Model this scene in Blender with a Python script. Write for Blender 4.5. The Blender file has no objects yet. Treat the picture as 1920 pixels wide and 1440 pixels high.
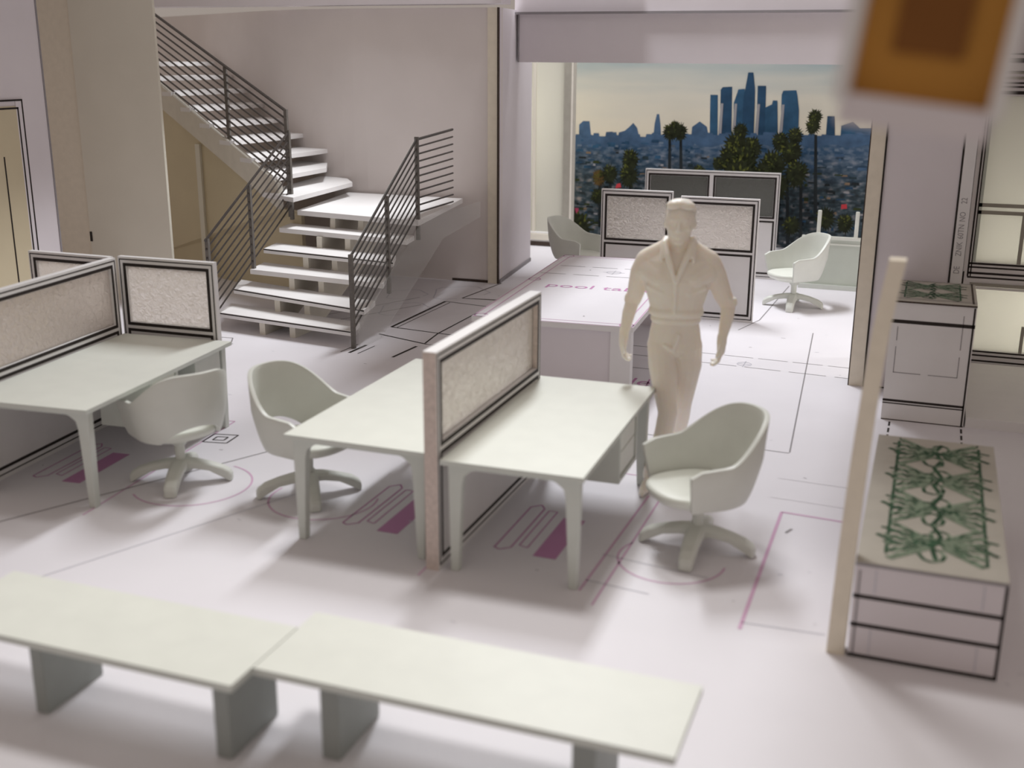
import bpy, bmesh, math, random
from mathutils import Vector, Matrix
sc = bpy.context.scene
COL = sc.collection
random.seed(7)
pi = math.pi

# ------------------------------------------------------------------ camera
cam = bpy.data.cameras.new('camera')
cam_o = bpy.data.objects.new('camera', cam)
COL.objects.link(cam_o)
cam_o.matrix_world = Matrix((
    (0.93810, -0.10174, 0.33109, 0.0),
    (0.34633, 0.26166, -0.90088, 0.0),
    (0.00503, 0.95978, 0.28070, 3.0),
    (0, 0, 0, 1)))
cam.sensor_width = 36.0
cam.lens = 2120 / 1920 * 36.0
cam.clip_start = 0.05
cam.dof.use_dof = True
cam.dof.focus_distance = 12.0
cam.dof.aperture_fstop = 0.85
sc.camera = cam_o

# ------------------------------------------------------------------ light
sc.view_settings.view_transform = 'Standard'
sc.view_settings.look = 'None'
sc.view_settings.gamma = 1.0
sc.view_settings.exposure = 0.0
w = bpy.data.worlds.new('room light'); sc.world = w; w.use_nodes = True
w.node_tree.nodes['Background'].inputs[0].default_value = (1.0, 0.86, 0.765, 1)
w.node_tree.nodes['Background'].inputs[1].default_value = 0.33

def area(name, loc, target, size, power, color):
    l = bpy.data.lights.new(name, 'AREA'); l.shape = 'DISK'; l.size = size
    l.energy = power; l.color = color
    o = bpy.data.objects.new(name, l); COL.objects.link(o)
    o.location = loc
    o.rotation_euler = (Vector(target) - Vector(loc)).to_track_quat('-Z', 'Y').to_euler()
    return o
m_l = area('ceiling_lamp_main', (-4.4, 14.3, 9.5), (-4.4, 11.8, 0), 1.2, 960, (0.94, 0.965, 1.0))
m_l.data.shape = 'RECTANGLE'; m_l.data.size = 1.2; m_l.data.size_y = 4.2
m_l.rotation_euler = (-.3, 0, 0)
def spot(name, loc, target, rad, power, ang, color):
    l = bpy.data.lights.new(name, 'SPOT'); l.energy = power; l.color = color; l.shadow_soft_size = rad
    l.spot_size = math.radians(ang); l.spot_blend = 1.0
    o = bpy.data.objects.new(name, l); COL.objects.link(o); o.location = loc
    o.rotation_euler = (Vector(target) - Vector(loc)).to_track_quat('-Z', 'Y').to_euler()
area('daylight_right_window', (1.75, 13.0, 0.9), (1.15, 11.9, 0.6), 1.0, 42, (1.0, 0.98, 0.92))
area('daylight_far_window', (-6.6, 18.6, 2.0), (-6.0, 17.5, 1.7), 1.6, 30, (1.0, 0.97, 0.90))
spot('far_spot_lamp', (-1.0, 15.7, 7.5), (-1.5, 12.6, 0), 0.8, 120, 56, (0.98, 0.98, 1.0))
spot('near_spot_lamp', (-3.2, 8.6, 10.0), (-1.8, 2.7, 0), 1.0, 2150, 56, (1.0, 0.99, 0.97))

# ------------------------------------------------------------------ materials
def mat(name, col, rough=0.6, spec=0.3, noise=0.0, nscale=8.0, bump=0.0, bscale=60.0, trans=0.0, sss=0.0, alpha=1.0, ior=1.45):
    m = bpy.data.materials.new(name); m.use_nodes = True
    nt = m.node_tree; b = nt.nodes['Principled BSDF']
    b.inputs['Base Color'].default_value = (*col, 1)
    b.inputs['Roughness'].default_value = rough
    b.inputs['Specular IOR Level'].default_value = spec
    b.inputs['IOR'].default_value = ior
    b.inputs['Transmission Weight'].default_value = trans
    b.inputs['Alpha'].default_value = alpha
    if sss:
        b.inputs['Subsurface Weight'].default_value = sss
        b.inputs['Subsurface Radius'].default_value = (0.12, 0.09, 0.06)
        b.inputs['Subsurface Scale'].default_value = 0.5
    tc = nt.nodes.new('ShaderNodeTexCoord')
    if noise:
        n = nt.nodes.new('ShaderNodeTexNoise'); n.inputs['Scale'].default_value = nscale
        n.inputs['Detail'].default_value = 5
        nt.links.new(tc.outputs['Object'], n.inputs['Vector'])
        r = nt.nodes.new('ShaderNodeValToRGB')
        r.color_ramp.elements[0].position = 0.3; r.color_ramp.elements[1].position = 0.7
        r.color_ramp.elements[0].color = (*[max(0, c * (1 - noise)) for c in col], 1)
        r.color_ramp.elements[1].color = (*[min(1, c * (1 + noise * .4)) for c in col], 1)
        nt.links.new(n.outputs['Fac'], r.inputs['Fac'])
        nt.links.new(r.outputs['Color'], b.inputs['Base Color'])
    if bump:
        n = nt.nodes.new('ShaderNodeTexNoise'); n.inputs['Scale'].default_value = bscale
        n.inputs['Detail'].default_value = 2; n.inputs['Distortion'].default_value = 0.6
        nt.links.new(tc.outputs['Object'], n.inputs['Vector'])
        bp = nt.nodes.new('ShaderNodeBump'); bp.inputs['Strength'].default_value = bump
        bp.inputs['Distance'].default_value = 0.02
        nt.links.new(n.outputs['Fac'], bp.inputs['Height'])
        nt.links.new(bp.outputs['Normal'], b.inputs['Normal'])
    return m
M = {
 'floor': mat('white printed card floor', (0.80, 0.775, 0.81), 0.55, 0.25, 0.03, 1.3),
 'paper': mat('white card', (0.78, 0.76, 0.755), 0.6, 0.25, 0.03, 4),
 'lilac': mat('lilac printed card', (0.74, 0.69, 0.715), 0.6, 0.2, 0.03, 2),
 'wallp': mat('pale wall card', (0.74, 0.68, 0.66), 0.65, 0.2, 0.04, 1.5),
 'cream': mat('cream card', (0.74, 0.70, 0.60), 0.65, 0.2, 0.04, 1.5),
 'greycard': mat('grey beige card', (0.56, 0.53, 0.47), 0.65, 0.2, 0.06, 6),
 'tan': mat('tan card', (0.62, 0.54, 0.38), 0.65, 0.2, 0.04, 2),
 'edge': mat('foam board edge', (0.80, 0.73, 0.61), 0.8, 0.1, 0.05, 12),
 'pinkedge': mat('pinkish foam board edge', (0.68, 0.58, 0.53), 0.8, 0.1, 0.15, 30),
 'black': mat('black ink', (0.035, 0.028, 0.025), 0.55, 0.2, 0.3, 60),
 'brownline': mat('brown ink', (0.07, 0.05, 0.04), 0.6, 0.2, 0.3, 60),
 'greyline': mat('grey ink', (0.30, 0.28, 0.29), 0.6, 0.2),
 'faint': mat('faint grey ink', (0.58, 0.57, 0.62), 0.6, 0.2),
 'magenta': mat('magenta ink', (0.56, 0.27, 0.47), 0.6, 0.2),
 'pinkline': mat('pink ink', (0.66, 0.42, 0.58), 0.6, 0.2),
 'green': mat('dark green ink', (0.05, 0.12, 0.065), 0.6, 0.2, 0.5, 25),
 'palegreen': mat('pale green ink', (0.26, 0.33, 0.24), 0.6, 0.2, 0.4, 20),
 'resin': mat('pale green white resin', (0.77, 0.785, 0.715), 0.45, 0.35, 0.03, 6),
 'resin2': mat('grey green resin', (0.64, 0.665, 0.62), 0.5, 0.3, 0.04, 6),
 'chair': mat('pale resin chair', (0.71, 0.725, 0.67), 0.42, 0.35, 0.03, 8),
 'darkresin': mat('grey resin legs', (0.33, 0.35, 0.335), 0.5, 0.3, 0.05, 6),
 'skin': mat('cream cast resin', (0.93, 0.865, 0.775), 0.42, 0.35, 0.03, 10, sss=0.6),
 'hair': mat('cream cast resin hair', (0.93, 0.87, 0.785), 0.42, 0.35, 0.04, 14, bump=0.2, bscale=40, sss=0.6),
 'glass': mat('hammered glass', (0.96, 0.92, 0.87), 0.15, 0.9, bump=1.0, bscale=24, trans=0.85),
 'darkglass': mat('grey hammered glass', (0.16, 0.165, 0.15), 0.2, 0.5, bump=0.5, bscale=32, trans=0.2),
 'acrylic': mat('clear acrylic', (0.80, 0.82, 0.80), 0.08, 0.4, alpha=0.10),
 'rail': mat('dark printed rail line', (0.06, 0.05, 0.045), 0.4, 0.4, 0.2, 30),
 'post': mat('grey rail post', (0.16, 0.145, 0.13), 0.4, 0.4, 0.2, 30),
 'tread': mat('white stair tread', (0.86, 0.84, 0.83), 0.55, 0.25, 0.02, 6),
 'string': mat('cream stair support', (0.70, 0.66, 0.58), 0.6, 0.2, 0.05, 8),
 'pane': mat('frosted white pane', (0.78, 0.77, 0.70), 0.4, 0.3, 0.03, 2),
 'frost': mat('frosted greenish sheet', (0.58, 0.62, 0.55), 0.3, 0.4, 0.05, 3),
 'greyframe': mat('grey window frame', (0.36, 0.34, 0.29), 0.5, 0.3, 0.08, 8),
 'orange': mat('orange brown card', (0.55, 0.27, 0.06), 0.6, 0.15, 0.1, 5),
 'brown': mat('dark brown card', (0.24, 0.10, 0.03), 0.7, 0.1, 0.1, 5),
}

def translucent(m, f, col):
    nt = m.node_tree; p = nt.nodes['Principled BSDF']; t = nt.nodes.new('ShaderNodeBsdfTranslucent'); t.inputs[0].default_value = (*col, 1)
    x = nt.nodes.new('ShaderNodeMixShader'); x.inputs[0].default_value = f
    nt.links.new(p.outputs[0], x.inputs[1]); nt.links.new(t.outputs[0], x.inputs[2]); nt.links.new(x.outputs[0], nt.nodes['Material Output'].inputs[0])
translucent(M['pane'], .5, (.85, .84, .77))
translucent(M['glass'], .28, (.98, .93, .88))
# ------------------------------------------------------------------ mesh builder
class MB:
    def __init__(s): s.v = []; s.f = []; s.m = []; s.names = []
    def mi(s, n):
        if n not in s.names: s.names.append(n)
        return s.names.index(n)
    def add(s, vs, fs, m):
        o = len(s.v); k = s.mi(m)
        s.v += [tuple(v) for v in vs]; s.f += [tuple(i + o for i in f) for f in fs]; s.m += [k] * len(fs)
    def box(s, x0, x1, y0, y1, z0, z1, m, mats=None):
        vs = [(x, y, z) for z in (z0, z1) for y in (y0, y1) for x in (x0, x1)]
        fs = [(0, 2, 3, 1), (4, 5, 7, 6), (0, 1, 5, 4), (2, 6, 7, 3), (0, 4, 6, 2), (1, 3, 7, 5)]
        # order: bottom, top, -y, +y, -x, +x
        if not mats: s.add(vs, fs, m)
        else:
            for i, f in enumerate(fs): s.add(vs, [f], mats.get(i, m))
    def prism(s, pts, z0, z1, m, side=None):
        n = len(pts)
        a = sum(pts[i][0] * pts[(i + 1) % n][1] - pts[(i + 1) % n][0] * pts[i][1] for i in range(n))
        if a < 0: pts = pts[::-1]
        vs = [(x, y, z0) for x, y in pts] + [(x, y, z1) for x, y in pts]
        s.add(vs, [tuple(range(n))[::-1], tuple(range(n, 2 * n))], m)
        s.add(vs, [(i, (i + 1) % n, n + (i + 1) % n, n + i) for i in range(n)], side or m)
    def xprism(s, pts, x0, x1, m):          # profile in (y,z) swept along x
        n = len(pts)
        vs = [(x0, y, z) for y, z in pts] + [(x1, y, z) for y, z in pts]
        s.add(vs, [tuple(range(n)), tuple(range(n, 2 * n))[::-1]] + [(i, n + i, n + (i + 1) % n, (i + 1) % n) for i in range(n)], m)
    def yprism(s, pts, y0, y1, m):          # profile in (x,z) swept along y
        n = len(pts)
        vs = [(x, y0, z) for x, z in pts] + [(x, y1, z) for x, z in pts]
        s.add(vs, [tuple(range(n)), tuple(range(n, 2 * n))[::-1]] + [(i, n + i, n + (i + 1) % n, (i + 1) % n) for i in range(n)], m)
    def line(s, p, q, wd, m, z=0.0, t=0.0015):     # drawn line on a horizontal face
        p = Vector(p); q = Vector(q); d = q - p
        if d.length < 1e-6: return
        d.normalize(); n = Vector((-d.y, d.x)) * wd / 2
        pts = [p + n, p - n, q - n, q + n]
        s.add([(a.x, a.y, z + t) for a in pts], [(0, 1, 2, 3)], m)
    def poly(s, pts, wd, m, z=0.0, closed=False, t=0.0015):
        k = len(pts)
        for i in range(k if closed else k - 1): s.line(pts[i], pts[(i + 1) % k], wd, m, z, t)
    def tube(s, p, q, r, m, n=8, r2=None):
        p = Vector(p); q = Vector(q); r2 = r if r2 is None else r2
        d = (q - p).normalized(); a = d.orthogonal().normalized(); b = d.cross(a)
        vs = []
        for c, rr in ((p, r), (q, r2)):
            for i in range(n):
                t = 2 * pi * i / n; vs.append(c + (a * math.cos(t) + b * math.sin(t)) * rr)
        s.add(vs, [(i, (i + 1) % n, n + (i + 1) % n, n + i) for i in range(n)] + [tuple(range(n))[::-1], tuple(range(n, 2 * n))], m)
    def loft(s, rings, m, cap=True):        # rings: lists of points, same count
        n = len(rings[0]); vs = [p for r in rings for p in r]; fs = []
        for k in range(len(rings) - 1):
            for i in range(n):
                j = (i + 1) % n; fs.append((k * n + i, k * n + j, (k + 1) * n + j, (k + 1) * n + i))
        if cap: fs += [tuple(range(n))[::-1], tuple(range((len(rings) - 1) * n, len(rings) * n))]
        s.add(vs, fs, m)
    def ell(s, c, r, m, n=16, k=10, rot=None):
        vs = []; c = Vector(c)
        for i in range(k + 1):
            t = pi * i / k
            for j in range(n):
                u = 2 * pi * j / n
                v = Vector((r[0] * math.sin(t) * math.cos(u), r[1] * math.sin(t) * math.sin(u), r[2] * math.cos(t)))
                if rot: v = rot @ v
                vs.append(c + v)
        s.add(vs, [(i * n + j, (i + 1) * n + j, (i + 1) * n + (j + 1) % n, i * n + (j + 1) % n) for i in range(k) for j in range(n)], m)
    def build(s, name, parent=None, loc=None, rz=0.0, smooth=False, bevel=0.0, label=None, kind=None):
        me = bpy.data.meshes.new(name); me.from_pydata(s.v, [], s.f)
        for n in s.names: me.materials.append(M[n])
        me.polygons.foreach_set('material_index', s.m)
        if smooth: me.polygons.foreach_set('use_smooth', [True] * len(me.polygons))
        me.update()
        o = bpy.data.objects.new(name, me); COL.objects.link(o)
        if parent: o.parent = parent
        if loc: o.location = loc
        o.rotation_euler.z = rz
        if bevel:
            b = o.modifiers.new('bevel', 'BEVEL'); b.width = bevel; b.segments = 2; b.limit_method = 'ANGLE'
        if label: o['label'] = label
        if kind: o['kind'] = kind
        return o

def thing(name, label, cat, loc=(0, 0, 0), rz=0.0, group=None):
    o = bpy.data.objects.new(name, None); COL.objects.link(o); o.empty_display_size = 0.1
    o.location = loc; o.rotation_euler.z = rz; o['label'] = label; o['category'] = cat
    if group: o['group'] = group
    return o
def tag(o, label, cat, group=None):
    o['label'] = label; o['category'] = cat
    if group: o['group'] = group
    return o
def dup(root, loc, rz, label=None, group=None):
    r = root.copy(); COL.objects.link(r); r.location = loc; r.rotation_euler.z = rz
    if label: r['label'] = label
    if group: r['group'] = group
    for ch in list(root.children):
        c = ch.copy(); COL.objects.link(c); c.parent = r
        for g in list(ch.children):
            d = g.copy(); COL.objects.link(d); d.parent = c
    return r
_tx = {}
def text2d(t):
    if t in _tx: return _tx[t]
    cu = bpy.data.curves.new('t', 'FONT'); cu.body = t; cu.size = 1.0; cu.resolution_u = 3
    o = bpy.data.objects.new('t', cu); COL.objects.link(o)
    bpy.context.view_layer.update()
    me = bpy.data.meshes.new_from_object(o.evaluated_get(bpy.context.evaluated_depsgraph_get()))
    v = [(a.co.x, a.co.y) for a in me.vertices]; f = [tuple(p.vertices) for p in me.polygons]
    bpy.data.objects.remove(o); bpy.data.meshes.remove(me); bpy.data.curves.remove(cu)
    _tx[t] = (v, f); return v, f
def text_flat(mb, t, x, y, z, width, height, m):
    v, f = text2d(t); x0 = min(a[0] for a in v); x1 = max(a[0] for a in v)
    kx = width / (x1 - x0)
    mb.add([(x + (a[0] - x0) * kx, y + a[1] * height, z) for a in v], f, m)

# ================================================================== SETTING
# ---- floor with its printed plan
F = MB()
F.add([(-13, -2, 0), (6, -2, 0), (6, 21, 0), (-13, 21, 0)], [(0, 1, 2, 3)], 'floor')
def dashes(p, q, on, off, wd, m):
    p = Vector(p); q = Vector(q); L = (q - p).length; d = (q - p) / L; s = 0
    while s < L:
        F.line(p + d * s, p + d * min(L, s + on), wd, m); s += on + off
dashes((-2.9, 11.48), (-0.3, 11.36), 0.30, 0.05, 0.012, 'greyline')
dashes((-2.9, 11.12), (-0.3, 10.96), 0.36, 0.08, 0.012, 'greyline')
def ring(cx, cy, r, wd, m, z=0.0, a0=0, a1=360, mb=None, sy=1.0):
    n = 28
    pts = [(cx + r * math.cos(math.radians(a0 + (a1 - a0) * i / n)), cy + sy * r * math.sin(math.radians(a0 + (a1 - a0) * i / n))) for i in range(n + 1)]
    (mb or F).poly(pts, wd, m, z)
ring(-1.6, 11.15, 0.07, 0.012, 'faint'); F.line((-1.66, 11.15), (-1.54, 11.15), 0.01, 'faint'); F.line((-1.6, 11.03), (-1.6, 11.27), 0.01, 'faint')
F.line((-1.09, 12.76), (-0.84, 8.62), 0.012, 'greyline')
F.line((-2.3, 8.66), (-0.84, 8.60), 0.012, 'greyline')
F.poly([(-0.74, 5.62), (-0.74, 7.37), (-0.30, 7.34)], 0.022, 'pinkline')
F.line((-0.74, 5.70), (-0.30, 5.72), 0.012, 'faint')
F.line((-0.67, 7.02), (-0.64, 7.1), 0.02, 'greyline')
# faint long lines between the desks
F.line((-5.75, 5.0), (-4.05, 8.4), 0.014, 'greyline')
F.line((-4.9, 4.4), (-3.95, 6.6), 0.01, 'faint')
F.line((-1.7, 6.28), (-1.02, 6.18), 0.01, 'faint'); F.line((-1.7, 5.9), (-1.3, 5.85), 0.01, 'faint')
for gx, gy in ((-0.55, 8.05), (-0.55, 7.65)): F.line((gx - .3, gy), (gx + .3, gy - .03), 0.07, 'floor')
# drawn desk outlines, hatch blocks and chair arcs in magenta
def desk_plan(x, y, a):
    c, s_ = math.cos(a), math.sin(a)
    T = lambda u, v: (x + u * c - v * s_, y + u * s_ + v * c)
    F.poly([T(0.98, -0.12), T(0.98, 1.98), T(0.02, 1.98)], 0.014, 'pinkline')
    F.poly([T(.18, .42), T(.18, 1.12), T(.24, 1.18), T(.28, 1.12), T(.28, .45), T(.22, .40)], 0.012, 'magenta', closed=True)
    F.poly([T(.32, .5), T(.32, 1.1), T(.38, 1.1), T(.38, .48)], 0.010, 'magenta', closed=True)
    F.add([(*T(.45, .38), .0012), (*T(.60, .38), .0012), (*T(.60, 1.02), .0012), (*T(.45, 1.02), .0012)], [(0, 1, 2, 3)], 'magenta')
desk_plan(-2.55, 5.72, 0.0); desk_plan(-3.63, 5.72, 0.0); desk_plan(-6.13, 5.66, 0.09)
ring(-4.80, 6.38, 0.42, 0.014, 'pinkline', a0=-130, a1=80)
ring(-3.78, 6.47, 0.38, 0.014, 'pinkline', a0=170, a1=380)
ring(-1.28, 6.35, 0.33, 0.014, 'pinkline', a0=150, a1=360)
# line from the sneaker and the pool table ghost print
F.line((-1.66, 7.33), (-1.69, 5.75), 0.016, 'pinkline')
F.poly([(-2.62, 10.62), (-2.0, 10.60)], 0.014, 'greyline')
F.line((-2.36, 10.25), (-2.18, 8.35), 0.016, 'magenta'); F.line((-2.28, 11.0), (-2.20, 10.2), 0.016, 'magenta')
F.line((-2.50, 9.55), (-2.18, 8.5), 0.012, 'magenta')
text_flat(F, 'pool table', -3.54, 10.02, 0.0015, 1.22, 0.34, 'magenta')
# plan lines at the foot of the stair
k = 'black'
F.poly([(-4.98, 13.1), (-5.48, 13.05), (-5.36, 14.15)], 0.022, 'brownline')
F.poly([(-5.48, 13.05), (-4.86, 13.15), (-4.55, 14.9)], 0.02, 'brownline')
F.poly([(-5.62, 11.3), (-5.60, 12.8)], 0.035, k); F.poly([(-5.55, 11.3), (-5.52, 12.75)], 0.012, k)
F.poly([(-5.62, 11.3), (-4.70, 11.18)], 0.022, k); F.poly([(-5.60, 12.8), (-4.98, 12.7), (-5.0, 11.2), (-4.95, 10.75)], 0.02, k)
F.poly([(-5.6, 10.95), (-4.92, 10.72)], 0.025, k); F.poly([(-4.92, 10.72), (-4.5, 10.7)], 0.01, k)
F.line((-5.02, 10.1), (-4.98, 10.6), 0.03, k)
for dx in (0, .1, .2): F.line((-5.62 + dx, 10.1), (-5.60 + dx, 10.45), 0.012 if dx != .1 else 0.035, k)
F.line((-4.86, 12.95), (-4.80, 13.3), 0.05, k)
for cx, cy, rr, q in ((-5.65, 13.35, .35, 1), (-5.9, 12.2, .30, 1), (-6.25, 13.0, .25, 1)):
    pts = [(cx + rr * (1 + .18 * math.sin(a * 3.1)) * math.cos(a), cy + rr * 1.2 * (1 + .15 * math.cos(a * 4.3)) * math.sin(a)) for a in [i * .42 for i in range(13)]]
    F.poly(pts, 0.016, 'faint')
F.poly([(-7.55, 10.15), (-7.0, 10.2), (-6.9, 10.02)], 0.015, 'greyline')
for z in ((-7.6, 9.95, -6.85, 9.98), (-6.7, 11.4, -6.0, 12.9), (-6.45, 11.2, -5.8, 12.5)): F.line(z[:2], z[2:], 0.014, 'greyline')
# square post mark at the end of the left cubicle panel, dashed lines near the planters
F.poly([(-5.28, 7.18), (-5.08, 7.22), (-5.10, 7.42), (-5.30, 7.38)], 0.014, k, closed=True)
F.poly([(-5.23, 7.25), (-5.14, 7.27), (-5.15, 7.35), (-5.24, 7.33)], 0.014, k, closed=True)
dashes((-0.14, 9.72), (-0.14, 9.2), .12, .06, 0.016, k); dashes((0.43, 9.72), (0.43, 9.2), .12, .06, 0.016, k)
F.line((-1.90, 12.6), (-1.75, 13.2), 0.014, 'greyline'); F.line((-1.75, 13.2), (-1.68, 15.4), 0.014, 'greyline')
for i in range(60):
    x, y = random.uniform(-6.5, .8), random.uniform(4.6, 13.5)
    F.line((x, y), (x + random.uniform(.008, .05), y + random.uniform(-.015, .015)), random.uniform(.004, .010), random.choice(['greyline', 'faint', 'faint']))
fl = F.build('floor'); fl['kind'] = 'structure'

def struct(mb, name, **kw):
    o = mb.build(name, **kw); o['kind'] = 'structure'; return o

# ---- wall behind the stair (runs across, then bends back along the upper flight)
b = MB(); wl = [(-5.54, 14.12), (-7.3, 14.07)] + [(-7.3 - 2.2 * t, 14.07 + .75 * t * t) for t in [i / 12 for i in range(1, 13)]] + [(-16.0, 19.1)]
for (xa, ya), (xb, yb) in zip(wl[:-1], wl[1:]):
    b.add([(xa, ya, 0), (xb, yb, 0), (xb, yb, 3.56), (xa, ya, 3.56), (xa, ya + .16, 0), (xb, yb + .16, 0), (xb, yb + .16, 3.56), (xa, ya + .16, 3.56)], [(0, 3, 2, 1), (4, 5, 6, 7), (3, 7, 6, 2)], 'wallp')
b.box(-5.54, -5.40, 14.12, 14.28, 0, 3.56, 'wallp')
b.box(-5.54, -5.405, 14.10, 14.12, 0, 3.56, 'edge')
b.box(-5.405, -5.385, 14.09, 14.13, 0, 3.56, 'brownline')
b.box(-7.3, -5.54, 14.105, 14.115, 0, 0.035, 'brownline')
struct(b, 'wall_back')
b = MB(); b.prism([(-5.39, 14.13), (-5.58, 15.95), (-5.80, 15.95), (-5.60, 14.29), (-5.41, 14.29)], 0, 3.56, 'lilac')
b.prism([(-5.388, 14.14), (-5.575, 15.93), (-5.56, 15.93), (-5.373, 14.14)], 0, 0.05, 'greyline')
struct(b, 'wall_return')
b = MB(); b.box(-11.5, -5.30, 13.95, 14.3, 3.60, 3.85, 'lilac'); struct(b, 'trim_1')

b = MB(); b.box(-1.9, 4.0, 7.7, 12.7, 3.92, 4.02, 'paper'); b.box(-5.0, -3.8, 10.7, 12.0, 3.92, 4.02, 'paper'); b.box(-5.35, -3.75, 12.0, 14.9, 3.92, 4.02, 'paper'); b.box(-11.5, -7.5, 5.5, 12.6, 3.92, 4.02, 'paper'); struct(b, 'shade_slabs')  # unseen overhead slabs, added to block the lamps and shade areas below
# ---- far window wall: header, lit pane, frame
b = MB(); b.box(-5.50, -0.55, 15.0, 15.2, 3.50, 3.95, 'lilac'); b.box(-5.48, -0.6, 14.93, 15.0, 3.50, 3.53, 'greyline')
b.box(-5.44, -0.55, 15.02, 15.18, 2.885, 3.50, 'lilac'); b.box(-5.455, -5.44, 15.0, 15.2, 2.885, 3.5, 'greyline')
struct(b, 'trim_2')
b = MB(); b.box(-7.0, -5.52, 17.4, 17.5, 0.2, 3.6, 'pane'); b.box(-7.0, -5.4, 17.3, 17.5, 0.0, 0.22, 'paper')
b.box(-7.0, -5.4, 17.27, 17.3, 0.10, 0.2, 'cream'); b.box(-7.0, -5.4, 17.28, 17.3, 0.0, 0.07, 'brownline')
b.box(-6.05, -6.0, 17.36, 17.4, 0.2, 3.6, 'cream')
struct(b, 'wall_far')
b = MB(); b.box(-5.52, -5.38, 17.3, 17.45, 0.22, 3.5, 'greyframe'); b.box(-5.40, -5.37, 17.29, 17.46, 0.22, 3.5, 'string')
b.box(-5.52, -0.4, 17.3, 17.45, 0.0, 0.06, 'greyframe')
struct(b, 'window_1')

# ---- pillar, and the window wall on the right
b = MB()
b.box(-0.415, 0.33, 10.76, 11.85, 0, 3.9, 'lilac'); b.box(-0.555, -0.43, 10.75, 11.85, 0, 3.9, 'edge')
b.box(-0.43, -0.415, 10.745, 11.85, 0, 3.9, 'black'); b.box(-0.415, 0.2, 10.755, 10.76, 0, 0.012, 'black'); b.box(-0.565, -0.555, 10.75, 11.0, 0, 3.9, 'brownline')
b.box(0.215, 0.232, 10.752, 10.76, 0, 3.9, 'black'); b.box(0.232, 0.33, 10.752, 10.76, 0, 3.9, 'paper')
# pen marks written upwards on the white strip
gx = 0.245
for gi, word in enumerate(('DE', 'ZNIK', '60TN', 'NO', '22')):
    v, f = text2d(word); x0 = min(a[0] for a in v)
    z0 = 1.13 + gi * 0.155
    b.add([(gx + 0.055 - a[1] * 0.07, 10.7505, z0 + (a[0] - x0) * 0.055) for a in v], f, 'greyline')
struct(b, 'pillar')

b = MB(); y = 11.85
def wbox(x0, x1, z0, z1, m, dy=0.0): b.box(x0, x1, y - dy, y + .12, z0, z1, m)
wbox(0.2, 0.44, 0, 3.9, 'paper'); wbox(0.44, 4.0, 2.70, 3.9, 'lilac'); wbox(0.44, 4.0, 0.86, 1.06, 'paper'); wbox(0.44, 4.0, 0.0, 0.18, 'paper')
wbox(0.44, 4.0, 2.64, 2.70, 'paper'); wbox(1.9, 2.1, .18, .86, 'paper'); wbox(3.9, 4.0, 0, 2.7, 'paper')
for x0, wd in ((0.345, .022), (0.405, .014), (0.432, .01)): b.box(x0, x0 + wd, y - .004, y, 0.92, 3.0, 'black')
b.box(0.44, 4, y - .004, y, 3.01, 3.025, 'black'); b.box(0.44, 4, y - .004, y, 2.94, 2.98, 'black')
b.box(0.44, 4, y - .004, y, 2.86, 2.93, 'paper'); b.box(0.44, 4, y - .004, y, 2.84, 2.865, 'greyframe'); b.box(0.44, 4, y - .004, y, 2.79, 2.815, 'greyframe')
for z0, z1, m in ((2.75, 2.765, 'black'), (2.715, 2.73, 'black'), (2.655, 2.685, 'black'), (1.04, 1.058, 'black'), (1.005, 1.02, 'black'), (0.945, 0.965, 'black'), (0.905, 0.92, 'black'), (0.165, 0.18, 'black'), (0.125, 0.14, 'black'), (0.07, 0.085, 'black')):
    b.box(0.41, 4, y - .004, y, z0, z1, m)
b.box(0.36, 0.38, y - .004, y, 0.5, 0.965, 'black')
b.box(0.44, 4, y - .02, y, 0.83, 0.86, 'greyframe'); b.box(0.44, 4, y - .05, y, 0.0, 0.03, 'paper')
struct(b, 'wall_right')
b = MB(); b.box(0.44, 3.9, y + .03, y + .06, 1.06, 2.64, 'pane')
for z0 in (1.53, 1.60): b.box(0.44, 3.9, y + .01, y + .03, z0, z0 + .035, 'greyframe')
b.box(0.84, 0.875, y + .01, y + .03, 1.06, 1.53, 'greyframe'); b.box(0.44, 0.47, y + .01, y + .03, 1.06, 2.64, 'frost')
struct(b, 'window_2')
b = MB(); b.box(0.44, 1.9, y + .03, y + .06, 0.18, 0.83, 'pane'); b.box(0.96, 0.99, y + .01, y + .03, .18, .45, 'greyframe')
b.box(0.5, 1.9, y + .015, y + .03, 0.795, 0.82, 'paper')
struct(b, 'window_3')
b = MB(); b.box(0.46, 2.8, 9.82, 11.7, 0.0, 0.085, 'paper'); b.box(0.46, 2.8, 9.79, 9.82, 0, 0.085, 'paper')
struct(b, 'trim_3')

# ---- left side: lilac wall with door, tall cream blocks
b = MB(); b.box(-9.2, -9.0, 7.2, 9.97, 0, 3.9, 'lilac'); b.box(-9.0, -8.992, 9.955, 9.975, 0, 3.9, 'greyline'); struct(b, 'wall_left')
b = MB(); X = -9.0
b.box(X, X + .012, 7.6, 9.52, 0, 2.45, 'tan')
b.box(X + .012, X + .016, 7.6, 9.61, 2.50, 2.518, 'black'); b.box(X + .012, X + .016, 9.60, 9.615, 0, 2.518, 'black')
b.box(X + .012, X + .016, 7.6, 9.55, 2.42, 2.438, 'black'); b.box(X + .012, X + .016, 9.535, 9.55, 0, 2.438, 'black')
b.box(X + .012, X + .016, 9.27, 9.285, 0, 1.95, 'black'); b.box(X, X + .012, 9.52, 9.62, 0, 2.52, 'lilac')
struct(b, 'door_1')
b = MB(); b.box(-11.5, -9.70, 11.42, 11.6, 0, 3.62, 'edge'); struct(b, 'wall_left_back')
b = MB(); b.box(-9.80, -8.60, 11.38, 11.42, 0, 3.60, 'cream'); b.box(-9.80, -9.77, 11.37, 11.38, 0.72, 0.84, 'black'); struct(b, 'wall_stair_block')

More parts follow.
